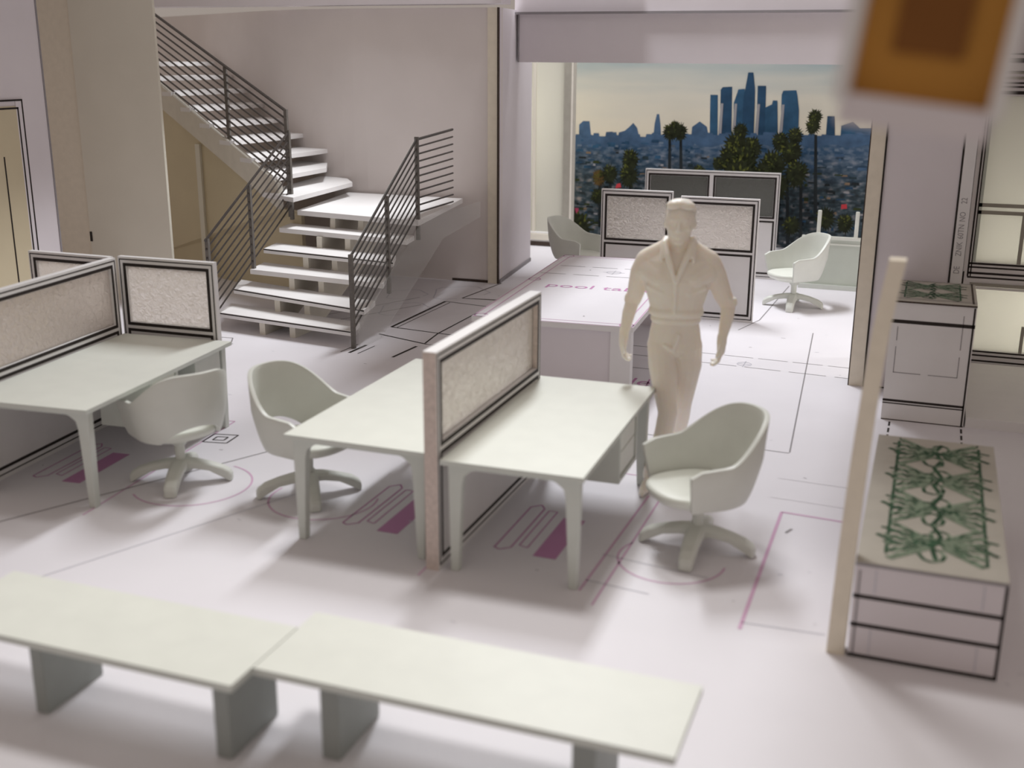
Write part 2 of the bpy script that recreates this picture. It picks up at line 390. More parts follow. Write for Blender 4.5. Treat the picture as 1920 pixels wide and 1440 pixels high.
# ================================================================== CITY PHOTOGRAPH BEHIND THE WINDOW
def sky_mat():
    m = bpy.data.materials.new('printed sky'); m.use_nodes = True; nt = m.node_tree; p = nt.nodes['Principled BSDF']
    tc = nt.nodes.new('ShaderNodeTexCoord'); sp = nt.nodes.new('ShaderNodeSeparateXYZ'); nt.links.new(tc.outputs['Object'], sp.inputs[0])
    n = nt.nodes.new('ShaderNodeTexNoise'); n.inputs['Scale'].default_value = 1.2; n.inputs['Detail'].default_value = 4
    mp = nt.nodes.new('ShaderNodeMapping'); mp.inputs['Scale'].default_value = (.35, 1, 2.6); nt.links.new(tc.outputs['Object'], mp.inputs[0]); nt.links.new(mp.outputs[0], n.inputs['Vector'])
    a = nt.nodes.new('ShaderNodeMath'); a.operation = 'MULTIPLY_ADD'; a.inputs[1].default_value = .9
    nt.links.new(n.outputs['Fac'], a.inputs[0]); nt.links.new(sp.outputs['Z'], a.inputs[2])
    r = nt.nodes.new('ShaderNodeValToRGB'); nt.links.new(a.outputs[0], r.inputs[0])
    mr = nt.nodes.new('ShaderNodeMapRange'); mr.inputs['From Min'].default_value = 2.0; mr.inputs['From Max'].default_value = 3.45
    nt.links.new(a.outputs[0], mr.inputs[0]); nt.links.new(mr.outputs[0], r.inputs[0])
    e = r.color_ramp.elements; e[0].position = 0; e[0].color = (.70, .62, .48, 1); e[1].position = 1; e[1].color = (.30, .36, .37, 1)
    q = e.new(.55); q.color = (.56, .53, .45, 1)
    nt.links.new(r.outputs[0], p.inputs['Base Color']); p.inputs['Roughness'].default_value = .5
    return m
def city_mat():
    m = bpy.data.materials.new('printed hillside town'); m.use_nodes = True; nt = m.node_tree; p = nt.nodes['Principled BSDF']
    tc = nt.nodes.new('ShaderNodeTexCoord'); mp = nt.nodes.new('ShaderNodeMapping'); mp.inputs['Scale'].default_value = (1, 1, 1.9)
    nt.links.new(tc.outputs['Object'], mp.inputs[0])
    v = nt.nodes.new('ShaderNodeTexNoise'); v.inputs['Scale'].default_value = 7; v.inputs['Detail'].default_value = 3; nt.links.new(mp.outputs[0], v.inputs['Vector'])
    r = nt.nodes.new('ShaderNodeValToRGB'); nt.links.new(v.outputs['Fac'], r.inputs[0])
    e = r.color_ramp.elements; e[0].position = .38; e[0].color = (.010, .018, .024, 1); e[1].position = .72; e[1].color = (.30, .27, .25, 1)
    for pos, c in ((.5, (.03, .055, .07, 1)), (.58, (.075, .095, .11, 1)), (.64, (.16, .16, .17, 1))):
        q = e.new(pos); q.color = c
    sp = nt.nodes.new('ShaderNodeSeparateXYZ'); nt.links.new(tc.outputs['Object'], sp.inputs[0])
    mr = nt.nodes.new('ShaderNodeMapRange'); mr.inputs['From Min'].default_value = .95; mr.inputs['From Max'].default_value = 1.55; nt.links.new(sp.outputs['Z'], mr.inputs[0])
    mx = nt.nodes.new('ShaderNodeMix'); mx.data_type = 'RGBA'; nt.links.new(mr.outputs[0], mx.inputs['Factor'])
    nt.links.new(r.outputs[0], mx.inputs['A'])
    r2 = nt.nodes.new('ShaderNodeValToRGB'); nt.links.new(v.outputs['Fac'], r2.inputs[0])
    e = r2.color_ramp.elements; e[0].position = .4; e[0].color = (.018, .06, .12, 1); e[1].position = .7; e[1].color = (.13, .17, .23, 1)
    nt.links.new(r2.outputs[0], mx.inputs['B'])
    nt.links.new(mx.outputs['Result'], p.inputs['Base Color']); p.inputs['Roughness'].default_value = .5
    return m
M['sky'] = sky_mat(); M['city'] = city_mat()
M['tower'] = mat('printed blue tower', (.030, .085, .155), .5, .2, .35, 5)
M['tower2'] = mat('printed dark blue tower', (.022, .060, .115), .5, .2, .3, 5)
M['farb'] = mat('printed hazy blue building', (.060, .11, .19), .5, .2, .3, 6)
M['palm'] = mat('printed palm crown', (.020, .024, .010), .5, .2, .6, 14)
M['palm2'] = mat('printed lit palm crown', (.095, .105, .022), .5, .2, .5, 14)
M['palmw'] = mat('printed brown palm crown', (.10, .06, .02), .5, .2, .5, 14)
M['trunk'] = mat('printed palm trunk', (.016, .020, .022), .5, .2)
M['haze'] = mat('printed hazy roof', (.13, .17, .22), .5, .2); M['dusk'] = mat('printed dark blue green', (.022, .038, .045), .5, .2)
M['roofs'] = mat('printed tan roofs', (.20, .14, .09), .5, .2); M['leaf'] = mat('printed leaf green', (.035, .045, .014), .5, .2)
M['gap'] = mat('printed pale gap', (.28, .27, .28), .5, .2)
M['red'] = mat('printed red', (.50, .05, .06), .5, .2); M['pinkred'] = mat('printed pink', (.45, .06, .13), .5, .2)
P_ = MB(); PY = 18.6
P_.box(-6.1, -0.2, PY, PY + .06, -0.0, 3.3, 'sky')
lay = [0]
def flat(pts, m):
    lay[0] += 1; yy = PY - 0.0015 * lay[0] ** .8
    n = len(pts); a = sum(pts[i][0] * pts[(i + 1) % n][1] - pts[(i + 1) % n][0] * pts[i][1] for i in range(n))
    if a < 0: pts = pts[::-1]
    P_.add([(x, yy, z) for x, z in pts], [tuple(range(n))], m)
pic = {
'b1': [(-5.66, 1.61), (-5.66, 1.86), (-5.59, 1.92), (-5.48, 1.92), (-5.45, 1.7), (-5.34, 1.68), (-5.32, 1.62)],
'b2': [(-5.21, 1.62), (-5.19, 1.75), (-5.08, 1.76), (-5.06, 1.63)],
'b3': [(-4.99, 1.63), (-4.97, 1.75), (-4.87, 1.78), (-4.8, 1.84), (-4.73, 1.91), (-4.66, 1.83), (-4.61, 1.64)],
'b4': [(-4.39, 1.62), (-4.37, 1.91), (-4.34, 2.06), (-4.3, 2.06), (-4.27, 1.88), (-4.25, 1.63)],
'b5': [(-3.76, 1.67), (-3.75, 1.87), (-3.63, 1.96), (-3.51, 1.88), (-3.46, 1.68)],
't1': [(-3.45, 1.55), (-3.48, 2.38), (-3.36, 2.38), (-3.32, 1.55)],
't2': [(-3.29, 1.55), (-3.32, 2.46), (-3.29, 2.5), (-3.14, 2.51), (-3.10, 1.55)],
't3': [(-3.07, 1.55), (-3.10, 2.26), (-3.04, 2.47), (-2.94, 2.48), (-2.86, 1.55)],
't5': [(-2.71, 1.55), (-2.74, 2.53), (-2.61, 2.53), (-2.57, 1.55)],
't6': [(-2.57, 1.55), (-2.60, 2.2), (-2.5, 2.25), (-2.49, 2.31), (-2.42, 2.31), (-2.36, 1.55)],
't7': [(-2.33, 1.55), (-2.36, 2.40), (-2.34, 2.46), (-2.14, 2.47), (-2.12, 2.4), (-2.08, 2.18), (-2.05, 1.55)],
't8': [(-1.64, 1.6), (-1.64, 2.09), (-1.53, 2.09), (-1.49, 1.6)],
't9': [(-1.42, 1.6), (-1.42, 1.95), (-1.25, 2.02), (-1.14, 1.92), (-0.92, 1.93), (-0.91, 1.6)],
't4': [(-2.94, 1.55), (-2.95, 2.3), (-2.93, 2.49), (-2.90, 2.73), (-2.82, 2.73), (-2.78, 2.49), (-2.77, 2.3), (-2.75, 1.55)],
}
for kx, v in pic.items():
    flat(v, 'farb' if kx[0] == 'b' else ('tower2' if kx in ('t2', 't5', 't8', 't4') else 'tower'))
for x in (-3.32, -3.10, -2.74, -2.36):
    flat([(x, 1.72), (x + .015, 2.25), (x + .055, 2.25), (x + .05, 1.72)], 'gap')
# skyline of low far blocks
r_ = random.Random(3)
ps = [(-6.1, 0.0)]; x = -6.1
while x < -0.2:
    h = 1.655 + (x + 6) * .03 + r_.uniform(-.02, .07); ps += [(x, h), (x + .09, h)]; x += .1
ps += [(-0.2, 0.0)]
flat(ps, 'farb')
flat([(-6.1, 0.0)] + [(-6.1 + .15 * i, 1.50 + .03 * i * .15 + .03 * math.sin(i * 1.7)) for i in range(40)] + [(-0.2, 0.0)], 'city')
r_ = random.Random(11)
cols_hi = ['tower', 'farb', 'tower2', 'haze', 'haze']; cols_lo = ['trunk', 'dusk', 'gap', 'roofs', 'tower2', 'trunk', 'dusk', 'leaf']
for i in range(620):
    x = r_.uniform(-6.0, -.3); z = r_.uniform(.05, 1.70) ** .9; hi = z > r_.uniform(1.05, 1.45)
    wd, hh = r_.uniform(.03, .16), r_.uniform(.012, .055)
    m = r_.choice(cols_hi if hi else cols_lo)
    if m in ('gap', 'roofs', 'haze'): wd *= .6; hh *= .7
    flat([(x, z), (x + wd, z + r_.uniform(-.008, .008)), (x + wd * .95, z + hh), (x + wd * .1, z + hh)], m)
flat([(-5.73, .36), (-5.70, .50), (-5.56, .50), (-5.56, .42), (-5.66, .40), (-5.66, .36)], 'pinkred')
flat([(-4.93, .86), (-4.91, .93), (-4.85, .95), (-4.83, .88)], 'red')
flat([(-1.30, .70), (-1.30, .77), (-1.22, .78), (-1.21, .71)], 'red')
for (x0, z0), (x1, z1) in [((-4.05, 1.68), (-4.03, 1.1)), ((-3.87, 1.68), (-3.84, 1.1)), ((-1.77, 1.82), (-1.68, 0.6)), ((-2.16, 1.23), (-2.07, 0.1)), ((-1.95, 1.24), (-1.87, 0.1)), ((-2.28, 1.23), (-2.24, 0.1)), ((-2.55, 1.2), (-2.52, 0.1)), ((-4.68, 1.1), (-4.66, .2)), ((-5.2, 1.0), (-5.18, .2)), ((-5.02, 1.0), (-5.0, .2))]:
    flat([(x0 - .022, z0), (x0 + .022, z0), (x1 + .028, z1), (x1 - .028, z1)], 'trunk')
def crown(cx, cz, rr, seed, base='palm'):
    q = random.Random(seed); n = 44; pts = []
    for i in range(n):
        a = 2 * pi * i / n; r = rr * (q.uniform(.66, .84) if i % 2 else q.uniform(.88, 1.2))
        pts.append((cx + r * math.cos(a) * .95, cz + r * math.sin(a) * (1.08 if math.sin(a) > 0 else 1.2)))
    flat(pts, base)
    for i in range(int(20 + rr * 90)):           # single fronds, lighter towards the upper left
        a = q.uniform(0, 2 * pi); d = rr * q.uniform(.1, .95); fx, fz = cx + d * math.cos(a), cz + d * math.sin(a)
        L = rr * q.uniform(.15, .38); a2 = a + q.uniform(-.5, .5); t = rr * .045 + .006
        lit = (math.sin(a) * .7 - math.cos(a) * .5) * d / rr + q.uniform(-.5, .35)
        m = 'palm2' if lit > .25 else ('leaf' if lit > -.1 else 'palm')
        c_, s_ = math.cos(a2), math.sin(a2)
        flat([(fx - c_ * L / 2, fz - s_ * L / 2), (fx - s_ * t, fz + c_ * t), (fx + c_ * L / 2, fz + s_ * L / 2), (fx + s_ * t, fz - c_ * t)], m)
trees = [(-5.21, 1.03, 0.13), (-5.03, 1.1, 0.15), (-4.69, 1.35, 0.16), (-4.7, 1.09, 0.18), (-4.04, 1.8, 0.13), (-3.88, 1.81, 0.13), (-3.96, 1.86, .12), (-3.54, 1.2, 0.11), (-3.23, 1.34, 0.11), (-2.91, 1.85, 0.13), (-2.96, 1.62, 0.22), (-3.05, 1.42, .2), (-2.71, 1.60, 0.17), (-2.84, 1.38, 0.26), (-2.28, 1.71, 0.15), (-2.06, 1.80, 0.13), (-2.1, 1.56, 0.19), (-2.36, 1.36, 0.22), (-2.5, 1.22, .18), (-1.99, 1.25, 0.2), (-1.78, 2.09, 0.12), (-1.80, 1.96, 0.12), (-5.17, 0.75, 0.12), (-2.87, 1.12, 0.33), (-2.3, 1.05, .22), (-2.45, .45, .22), (-1.5, .58, .16), (-1.2, .52, .14), (-2.0, .45, .15), (-5.5, .2, .3), (-4.9, .35, .2)]
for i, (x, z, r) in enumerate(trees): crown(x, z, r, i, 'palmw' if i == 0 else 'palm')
tag(P_.build('city_photograph'), 'printed photograph of a blue city skyline with palms behind the far window', 'photograph')

# ================================================================== STAIR
st = thing('staircase', 'white open tread staircase climbing left along the back wall', 'staircase', (-6.5, 12, 0))
def sbuild(mb, name, parent=st, **kw):
    o = mb.build(name, parent=None, **kw)
    o.parent = parent
    o.matrix_parent_inverse = Matrix.Translation((6.5, -12, 0)) if parent is st else Matrix.Identity(4)
    return o
R_ = 0.19
lower = [((-7.38, 10.52), (-5.58, 10.26), (-5.68, 10.66), (-7.52, 10.98)),
         ((-7.44, 10.92), (-5.52, 10.46), (-5.62, 10.92), (-7.66, 11.42)),
         ((-7.36, 11.16), (-5.54, 10.96), (-5.66, 11.30), (-7.46, 11.62)),
         ((-7.38, 11.50), (-5.55, 11.24), (-5.72, 11.66), (-7.46, 11.92)),
         ((-7.40, 11.90), (-5.56, 11.62), (-5.62, 11.96), (-7.48, 12.30))]
for i, q in enumerate(lower):
    b = MB(); b.prism(list(q), R_ * (i + 1) - .055, R_ * (i + 1), 'tread', 'paper')
    if i in (0, 1, 3):
        d = Vector(q[1]) - Vector(q[0]); n = Vector((d.y, -d.x)).normalized() * .003
        zt = R_ * (i + 1) - .006
        b.add([(q[0][0] + n.x, q[0][1] + n.y, zt - .012), (q[1][0] + n.x, q[1][1] + n.y, zt - .012), (q[1][0] + n.x, q[1][1] + n.y, zt), (q[0][0] + n.x, q[0][1] + n.y, zt)], [(0, 1, 2, 3)], 'black')
    sbuild(b, 'tread')
b = MB(); b.prism([(-7.28, 12.14), (-5.52, 11.86), (-5.86, 14.0), (-7.58, 14.03)], R_ * 6 - .06, R_ * 6, 'tread', 'paper'); sbuild(b, 'landing')
wind = [[(-7.16, 11.86), (-7.30, 13.62), (-7.60, 14.03), (-8.10, 14.22), (-7.78, 12.16)],
        [(-7.62, 12.20), (-7.62, 13.50), (-8.02, 14.25), (-8.6, 14.55), (-8.30, 12.62)]]
for i, q in enumerate(wind):
    b = MB(); b.prism(q, R_ * (7 + i) - .055, R_ * (7 + i), 'tread', 'paper'); sbuild(b, 'tread')
for k_ in range(9, 16):
    nx, ny = -8.07 - .44 * (k_ - 9), 12.40 + .215 * (k_ - 9)
    b = MB(); b.prism([(nx, ny), (nx + .12, ny + 1.3), (nx + .12, ny + 1.75), (nx - .5, ny + 2.0), (nx - .66, ny + .36)], R_ * k_ - .055, R_ * k_, 'tread', 'paper'); sbuild(b, 'tread')
# saw-tooth supports under the lower flight
for sx in (-6.78, -6.40):
    pts = [(10.45, 0)]
    for i in range(5):
        y0 = 10.45 + .33 * i; pts += [(y0, R_ * (i + 1) - .057), (y0 + .33, R_ * (i + 1) - .057)]
    pts += [(12.12, R_ * 6 - .062), (12.9, R_ * 6 - .062), (12.5, .72), (10.95, 0)]
    b = MB(); b.xprism(pts, sx - .035, sx + .035, 'string'); sbuild(b, 'stringer')
# side stringer of clear acrylic on the right, sloping board on the upper flight
b = MB(); b.xprism([(10.28, .0), (10.28, .25), (11.95, 1.15), (13.7, 1.15), (13.7, .95), (12.5, .85), (10.75, 0)], -5.50, -5.485, 'acrylic'); sbuild(b, 'side_panel')
p0 = Vector((-7.55, 12.16)); d_ = Vector((-.44, .215)); b = MB(); vs = []
def zt(s): return R_ * (8 + s) - .05
s1 = 8.0
for s_ in (0, s1):
    q = p0 + d_ * s_; n = Vector((.03, .06))
    for z in (zt(s_) - .34, zt(s_) - .02):
        vs += [(q.x, q.y, z), (q.x + n.x, q.y + n.y, z)]
b.add(vs, [(0, 4, 6, 2), (1, 3, 7, 5), (2, 6, 7, 3), (0, 1, 5, 4), (0, 2, 3, 1), (4, 5, 7, 6)], 'string'); sbuild(b, 'stringer')
# rails
def railing(p, q, z0p, z0q, z1p, z1q, nb, posts, name='railing', glass=True, barr=.0105):
    """p,q plan points; z0 bottom bar heights and z1 top bar heights at p and q"""
    P0 = Vector((*p, 0)); Q0 = Vector((*q, 0))
    b = MB()
    for i in range(nb):
        t = i / (nb - 1)
        a = P0 + Vector((0, 0, z0p + (z1p - z0p) * t)); c = Q0 + Vector((0, 0, z0q + (z1q - z0q) * t))
        b.tube(a, c, barr if i < nb - 1 else barr * 1.5, 'rail', 6)
    o = sbuild(b, name)
    for s_, zb, zt_ in posts:
        m = P0.lerp(Q0, s_); b = MB(); b.box(m.x - .02, m.x + .02, m.y - .02, m.y + .02, zb, zt_, 'post')
        sbuild(b, 'post', parent=o)
    if glass:
        d = (Q0 - P0).normalized(); n = Vector((-d.y, d.x, 0)) * .006
        b = MB(); zz = [(P0, z0p - .12), (Q0, z0q - .12), (Q0, z1q + .03), (P0, z1p + .03)]
        vs = [c + n * sg + Vector((0, 0, z)) for sg in (-1, 1) for c, z in zz]
        b.add(vs, [(0, 3, 2, 1), (4, 5, 6, 7), (0, 1, 5, 4), (1, 2, 6, 5), (2, 3, 7, 6), (3, 0, 4, 7)], 'acrylic')
        sbuild(b, 'clear_panel', parent=o)
    return o
railing((-5.56, 10.28), (-5.58, 11.98), .20, 1.22, .98, 2.05, 10, [(0, 0.0, 1.0), (.52, .42, 1.50), (1, .90, 2.08)])
railing((-5.58, 11.98), (-5.72, 13.35), 1.22, 1.18, 2.05, 2.08, 11, [], glass=False)
railing((-7.34, 10.30), (-7.36, 12.15), .14, 1.20, 1.03, 2.07, 10, [(.02, 0.1, 1.05), (.5, .55, 1.54), (1, 1.02, 2.10)], glass=False)
railing((-7.38, 12.16), (-10.6, 13.735), 1.46, 2.775, 2.32, 3.65, 10, [(0.003, 1.05, 2.34), (.381, 1.86, 2.83)], glass=False, barr=.013)
# tan wall under the upper flight
b = MB()
q0 = p0 + Vector((.25, .02)); q1 = p0 + d_ * s1
b.add([(q0.x, q0.y + .08, 0), (q1.x, q1.y + .08, 0), (q1.x, q1.y + .08, zt(s1) - .34), (p0.x, p0.y + .08, zt(0) - .34), (q0.x, q0.y + .08, zt(0) - .38),
       (q0.x, q0.y + .16, 0), (q1.x, q1.y + .16, 0), (q1.x, q1.y + .16, zt(s1) - .34), (p0.x, p0.y + .16, zt(0) - .34), (q0.x, q0.y + .16, zt(0) - .38)],
      [(0, 4, 3, 2, 1), (5, 6, 7, 8, 9), (3, 8, 7, 2), (4, 9, 8, 3), (0, 5, 9, 4)], 'tan')
c_ = p0 + d_ * 4.0; b.box(c_.x - .04, c_.x + .03, c_.y + .02, c_.y + .1, 0, zt(4.0) - .42, 'cream')
struct(b, 'wall_under_stair')

# ================================================================== CUBICLE PARTITIONS
def partition(W, H, label, loc, rz, glass='glass', group=None, zg=(.80, 1.27), edge='paper', T=.05, split=None):
    t = thing('cubicle_partition', label, 'partition', loc, rz, group or 'cubicle partitions around the desks')
    b = MB(); h = T / 2; fr = .075
    sx = H / 1.35; g0, g1 = zg[0] * sx, zg[1] * sx
    spans = [(fr, W - fr)] if not split else [(fr, split - .055), (split + .055, W - fr)]
    em = {4: edge, 5: edge, 1: 'paper'}
    b.box(0, fr, -h, h, 0, H, 'paper', em); b.box(W - fr, W, -h, h, 0, H, 'paper', em)
    b.box(fr, W - fr, -h, h, 0, g0, 'paper'); b.box(fr, W - fr, -h, h, g1, H, 'paper')
    if split: b.box(split - .055, split + .055, -h, h, g0, g1, 'paper')
    for s in (-1, 1):
        y0, y1 = (-h - .002, -h) if s < 0 else (h, h + .002)
        def rect(x0, x1, z0, z1, wd, m='black'):
            b.box(x0, x1, y0, y1, z1 - wd, z1, m); b.box(x0, x1, y0, y1, z0, z0 + wd, m)
            b.box(x0, x0 + wd, y0, y1, z0 + wd, z1 - wd, m); b.box(x1 - wd, x1, y0, y1, z0 + wd, z1 - wd, m)
        rect(.012, W - .012, .03, H - .018, .009)
        for a, c in spans:
            rect(a - .028, c + .028, g0 - .028, g1 + .028, .026)
            rect(a - .03, c + .03, .07, g0 - .055, .024)
    t_f = b.build('frame', t)
    for a, c in spans:
        b = MB(); b.box(a, c, -.008, .008, g0, g1, glass); b.build('glass_pane', t)
    return t
# centre workstation
partition(1.86, 1.36, 'partition between the two middle desks, its near edge pinkish beige', (-2.60, 5.70, 0), pi / 2, edge='pinkedge', T=.085)
# left workstation
partition(1.95, 1.36, 'long partition running toward the camera at the back of the left desk', (-6.14, 5.62, 0), pi / 2 + .09, T=.06)
partition(.92, 1.36, 'partition standing across the far end of the left desk, lit pinkish glass', (-6.32, 7.66, 0), .03)
partition(.85, 1.36, 'partition at far left, mostly hidden by the long left partition', (-7.20, 7.60, 0), -.01)
# far workstation
partition(.87, 1.44, 'left of the two front partitions behind the figure', (-3.74, 13.30, 0), .02)
partition(.90, 1.43, 'right of the two front partitions behind the figure, ragged ink at its right edge', (-2.71, 13.02, 0), .01)
partition(1.86, 1.46, 'double width dark glass partition at the back of the far workstation', (-3.80, 15.75, 0), .03, glass='darkglass', split=.93)

# ================================================================== DESKS
def leg_mb(cx, cy, sx, sy):
    """tapered square leg whose top flares into a curved bracket; sx,sy = outward directions"""
    b = MB(); H = .69; o = .055
    prof = [(.0, H), (.20, H), (.20, H - .022), (.145, H - .04), (.10, H - .075), (.088, H - .13), (.075, .30), (.062, 0), (.012, 0), (.006, .3)]
    pts = [(-sx * u + sx * .0, z) for u, z in prof]
    pts = [(cx + p[0], p[1]) for p in pts]
    if sx > 0: pts = pts[::-1]
    y0, y1 = sorted((cy, cy - sy * .06))
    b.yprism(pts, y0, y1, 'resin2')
    return b
def desk(W, D, label, loc, rz, side='right', ped=True, front_ped=None, group=None):
    t = thing('desk', label, 'desk', loc, rz, group or 'desks with curved bracket legs')
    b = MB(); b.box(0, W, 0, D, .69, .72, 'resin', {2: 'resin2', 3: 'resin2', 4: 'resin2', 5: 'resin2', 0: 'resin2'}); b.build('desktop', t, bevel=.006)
    for sx, sy in ((-1, -1), (1, -1), (-1, 1), (1, 1)):
        leg_mb(.03 if sx < 0 else W - .03, .05 if sy < 0 else D - .05, sx, sy).build('leg', t, bevel=.006, smooth=False)
    for ay in (.06, D - .09):
        b = MB(); b.box(.06, W - .06, ay, ay + .03, .655, .69, 'resin2'); b.build('apron', t, bevel=.004)
    if ped:
        x0, x1 = (W - .46, W - .02) if side == 'right' else (.02, .46)
        b = MB(); y0, y1 = ped
        b.box(x0, x1, y0, y0 + .03, .33, .688, 'resin2'); b.box(x0, x1, y1 - .03, y1, .33, .688, 'resin2')
        b.box(x0, x1, y0 + .03, y1 - .03, .33, .36, 'resin2'); b.box(x0, x0 + .03, y0 + .03, y1 - .03, .36, .688, 'resin2')
        p = b.build('drawer_unit', t, bevel=.004)
        b = MB(); b.box(x1 - .035, x1 - .012, y0 + .034, y1 - .034, .365, .52, 'resin'); b.box(x1 - .035, x1 - .012, y0 + .034, y1 - .034, .528, .682, 'resin')
        q = b.build('drawer_front', p, bevel=.003)
    return t
desk(.87, 1.92, 'right hand desk of the middle pair, smudges near its back edge', (-2.535, 5.68, 0), .02, ped=(.95, 1.45))
desk(.97, 1.95, 'left hand desk of the middle pair, chair tucked behind it', (-3.63, 5.76, 0), .0, side='left', ped=(1.15, 1.6))
ld = desk(1.0, 1.95, 'desk at the left edge of the picture inside the three panel cubicle', (-6.09, 5.62, 0), .088, ped=(.78, 1.16))
# second hanging unit of the left desk
b = MB(); b.box(.50, .97, 1.42, 1.80, .33, .688, 'resin2'); b.build('drawer_unit', ld, bevel=.004)

# ================================================================== CHAIRS
def chair(label, loc, rz, group=None):
    t = thing('swivel_chair', label, 'chair', loc, rz, group or 'tub chairs on star bases')
    def B(mb, *a, **k):
        mb.v = [(x * 1.05, y * 1.05, z * 1.05) for x, y, z in mb.v]
        return mb.build(*a, **k)
    # local: front = +x
    a_, b_ = .31, .31; fx = .24
    def path(s):                       # s in [-1,1]; returns plan point and back weight
        phi = s * 1.0
        L1 = .33                        # share of each side that is straight arm
        if abs(phi) > 1 - L1:
            u = (abs(phi) - (1 - L1)) / L1
            return (fx * u, math.copysign(b_ * (1 - .04 * u), phi), u)
        th = phi / (1 - L1) * pi / 2
        return (-a_ * math.cos(th), b_ * math.sin(th), -math.cos(th))
    def rim(w_):                        # w_: -1 back .. 0 side .. 1 arm tip
        if w_ > 0: return .625 - .012 * w_
        k = -w_; return .625 + .225 * (k * k * (3 - 2 * k)) ** .9
    N = 56; K = 9; vs = []; fs = []
    for i in range(N + 1):
        s = -1 + 2 * i / N; x, y, w_ = path(s); r = rim(w_)
        zb = .355
        if w_ < 0 and s < .42 and s > -.95: pass
        back = max(0, -w_)
        zb += .125 * max(0, math.cos(min(1, abs(s) / .36) * pi / 2)) ** .8
        for k in range(K + 1):
            q = k / K; z = zb + (r - zb) * q
            hh = (z - .33) / .5
            sc_ = .80 + .24 * min(1, max(0, hh) * 1.9) ** .55
            sx_ = x * sc_ - back * .055 * max(0, hh)
            if w_ > 0:                  # rounded upper corner and raked front edge of the arms
                e = .04 * (1 - q) * w_ + (.07 * max(0, (q - .86) / .14) ** 2) * w_ ** 3
                sx_ = x * (.97 + .03 * hh) - e
            vs.append((sx_, y * sc_, z))
    for i in range(N):
        for k in range(K):
            fs.append((i * (K + 1) + k, (i + 1) * (K + 1) + k, (i + 1) * (K + 1) + k + 1, i * (K + 1) + k + 1))
    b = MB(); b.add(vs, fs, 'chair')
    o = B(b, 'shell', t, smooth=True)
    m = o.modifiers.new('thick', 'SOLIDIFY'); m.thickness = .03; m.offset = 0
    m = o.modifiers.new('round', 'BEVEL'); m.width = .008; m.segments = 2; m.limit_method = 'ANGLE'
    # seat pan: flat top, dished underside, nose reaching beyond the arms
    n = 40
    def outl(k, u):
        x = math.cos(u); y = math.sin(u)
        ax = .285 if x > 0 else .25
        e = 2.6
        r = 1 / ((abs(x) ** e + abs(y) ** e) ** (1 / e))
        return Vector((x * r * ax * k + .02, y * r * .262 * k, 0))
    rings = []
    for k_, z in ((.05, .415), (.6, .412), (.93, .418), (1.0, .408), (1.01, .385), (.93, .352), (.70, .325), (.35, .312), (.05, .31)):
        rings.append([outl(k_, 2 * pi * i / n) + Vector((0, 0, z)) for i in range(n)][::-1])
    b = MB(); b.loft(rings, 'resin'); B(b, 'seat', t, smooth=True)
    b = MB(); b.tube((0, 0, .10), (0, 0, .32), .032, 'chair', 16, .036); b.tube((0, 0, .26), (0, 0, .325), .04, 'chair', 16, .09)
    b.tube((0, 0, .08), (0, 0, .16), .07, 'chair', 16, .036); B(b, 'column', t, smooth=False, bevel=.004)
    for i in range(4):
        an = pi / 4 + i * pi / 2 + .1
        rings = []
        for r, z, wd, th in ((.02, .13, .060, .06), (.10, .125, .055, .055), (.20, .105, .050, .052), (.29, .075, .045, .055), (.335, .045, .042, .055), (.35, .03, .03, .04)):
            c, s = math.cos(an), math.sin(an)
            rg = []
            for dy, dz in ((-1, -.9), (-1, .5), (-.6, 1), (.6, 1), (1, .5), (1, -.9)):
                zz = max(0.002, z + dz * th / 2 - (.02 if dz < 0 and r > .25 else 0))
                rg.append((r * c - dy * wd * s, r * s + dy * wd * c, zz))
            rings.append(rg)
        b = MB(); b.loft(rings, 'chair'); B(b, 'base_leg', t, smooth=False, bevel=.006)
    return t
ch = chair('chair at the right of the middle desks, empty seat turned to the desk', (-1.17, 6.58, 0), pi + .69)
dup(ch, (-3.92, 6.52, 0), -.25, 'chair with its back to the left cubicle, partly behind the middle desk')
dup(ch, (-4.92, 6.42, 0), pi - .49, 'chair seen from behind, pushed in at the left desk')
dup(ch, (-1.48, 14.10, 0), pi + .69, 'far chair beside the right end of the far partitions')
dup(ch, (-4.40, 14.45, 0), -.22, 'far chair between the pool table and the window, left of the partitions')

# ================================================================== POOL TABLE
pt = thing('pool_table', 'white card pool table model with pink lettering on top', 'pool table', (-3.74, 9.12, 0), .06)
Wp, Dp = 1.46, 3.36
b = MB(); b.box(0, Wp, 0, Dp, .70, .75, 'paper', {1: 'floor'})
zt_ = .75
b.poly([(0.01, 0.01), (Wp - .01, 0.01), (Wp - .01, Dp - .01), (.01, Dp - .01)], .012, 'pinkline', zt_, True)
b.poly([(.09, .09), (Wp - .09, .09), (Wp - .09, Dp - .09), (.09, Dp - .09)], .012, 'pinkline', zt_, True)
for cx in (.07, Wp - .07):
    for cy in (.07, Dp / 2 + .15, Dp - .07): ring(cx, cy, .06, .012, 'magenta', zt_, mb=b)
for yy, off in ((2.20, 0.0), (2.68, .1)):
    x = .03 + off
    while x < Wp - .25: b.line((x, yy), (x + .28, yy), .012, 'greyline', zt_); x += .36
ring(.78, 2.44, .075, .010, 'faint', zt_, mb=b); b.line((.78, 2.33), (.78, 2.55), .01, 'faint', zt_); b.line((.66, 2.44), (.9, 2.44), .01, 'faint', zt_)
text_flat(b, 'pool table', .28, 1.50, zt_ + .0015, 1.10, .24, 'magenta')
for x, y_ in ((.95, .3), (.5, 2.5), (.35, .75)): b.line((x, y_), (x + .015, y_), .02, 'greyline', zt_)
b.build('top', pt, bevel=.004)
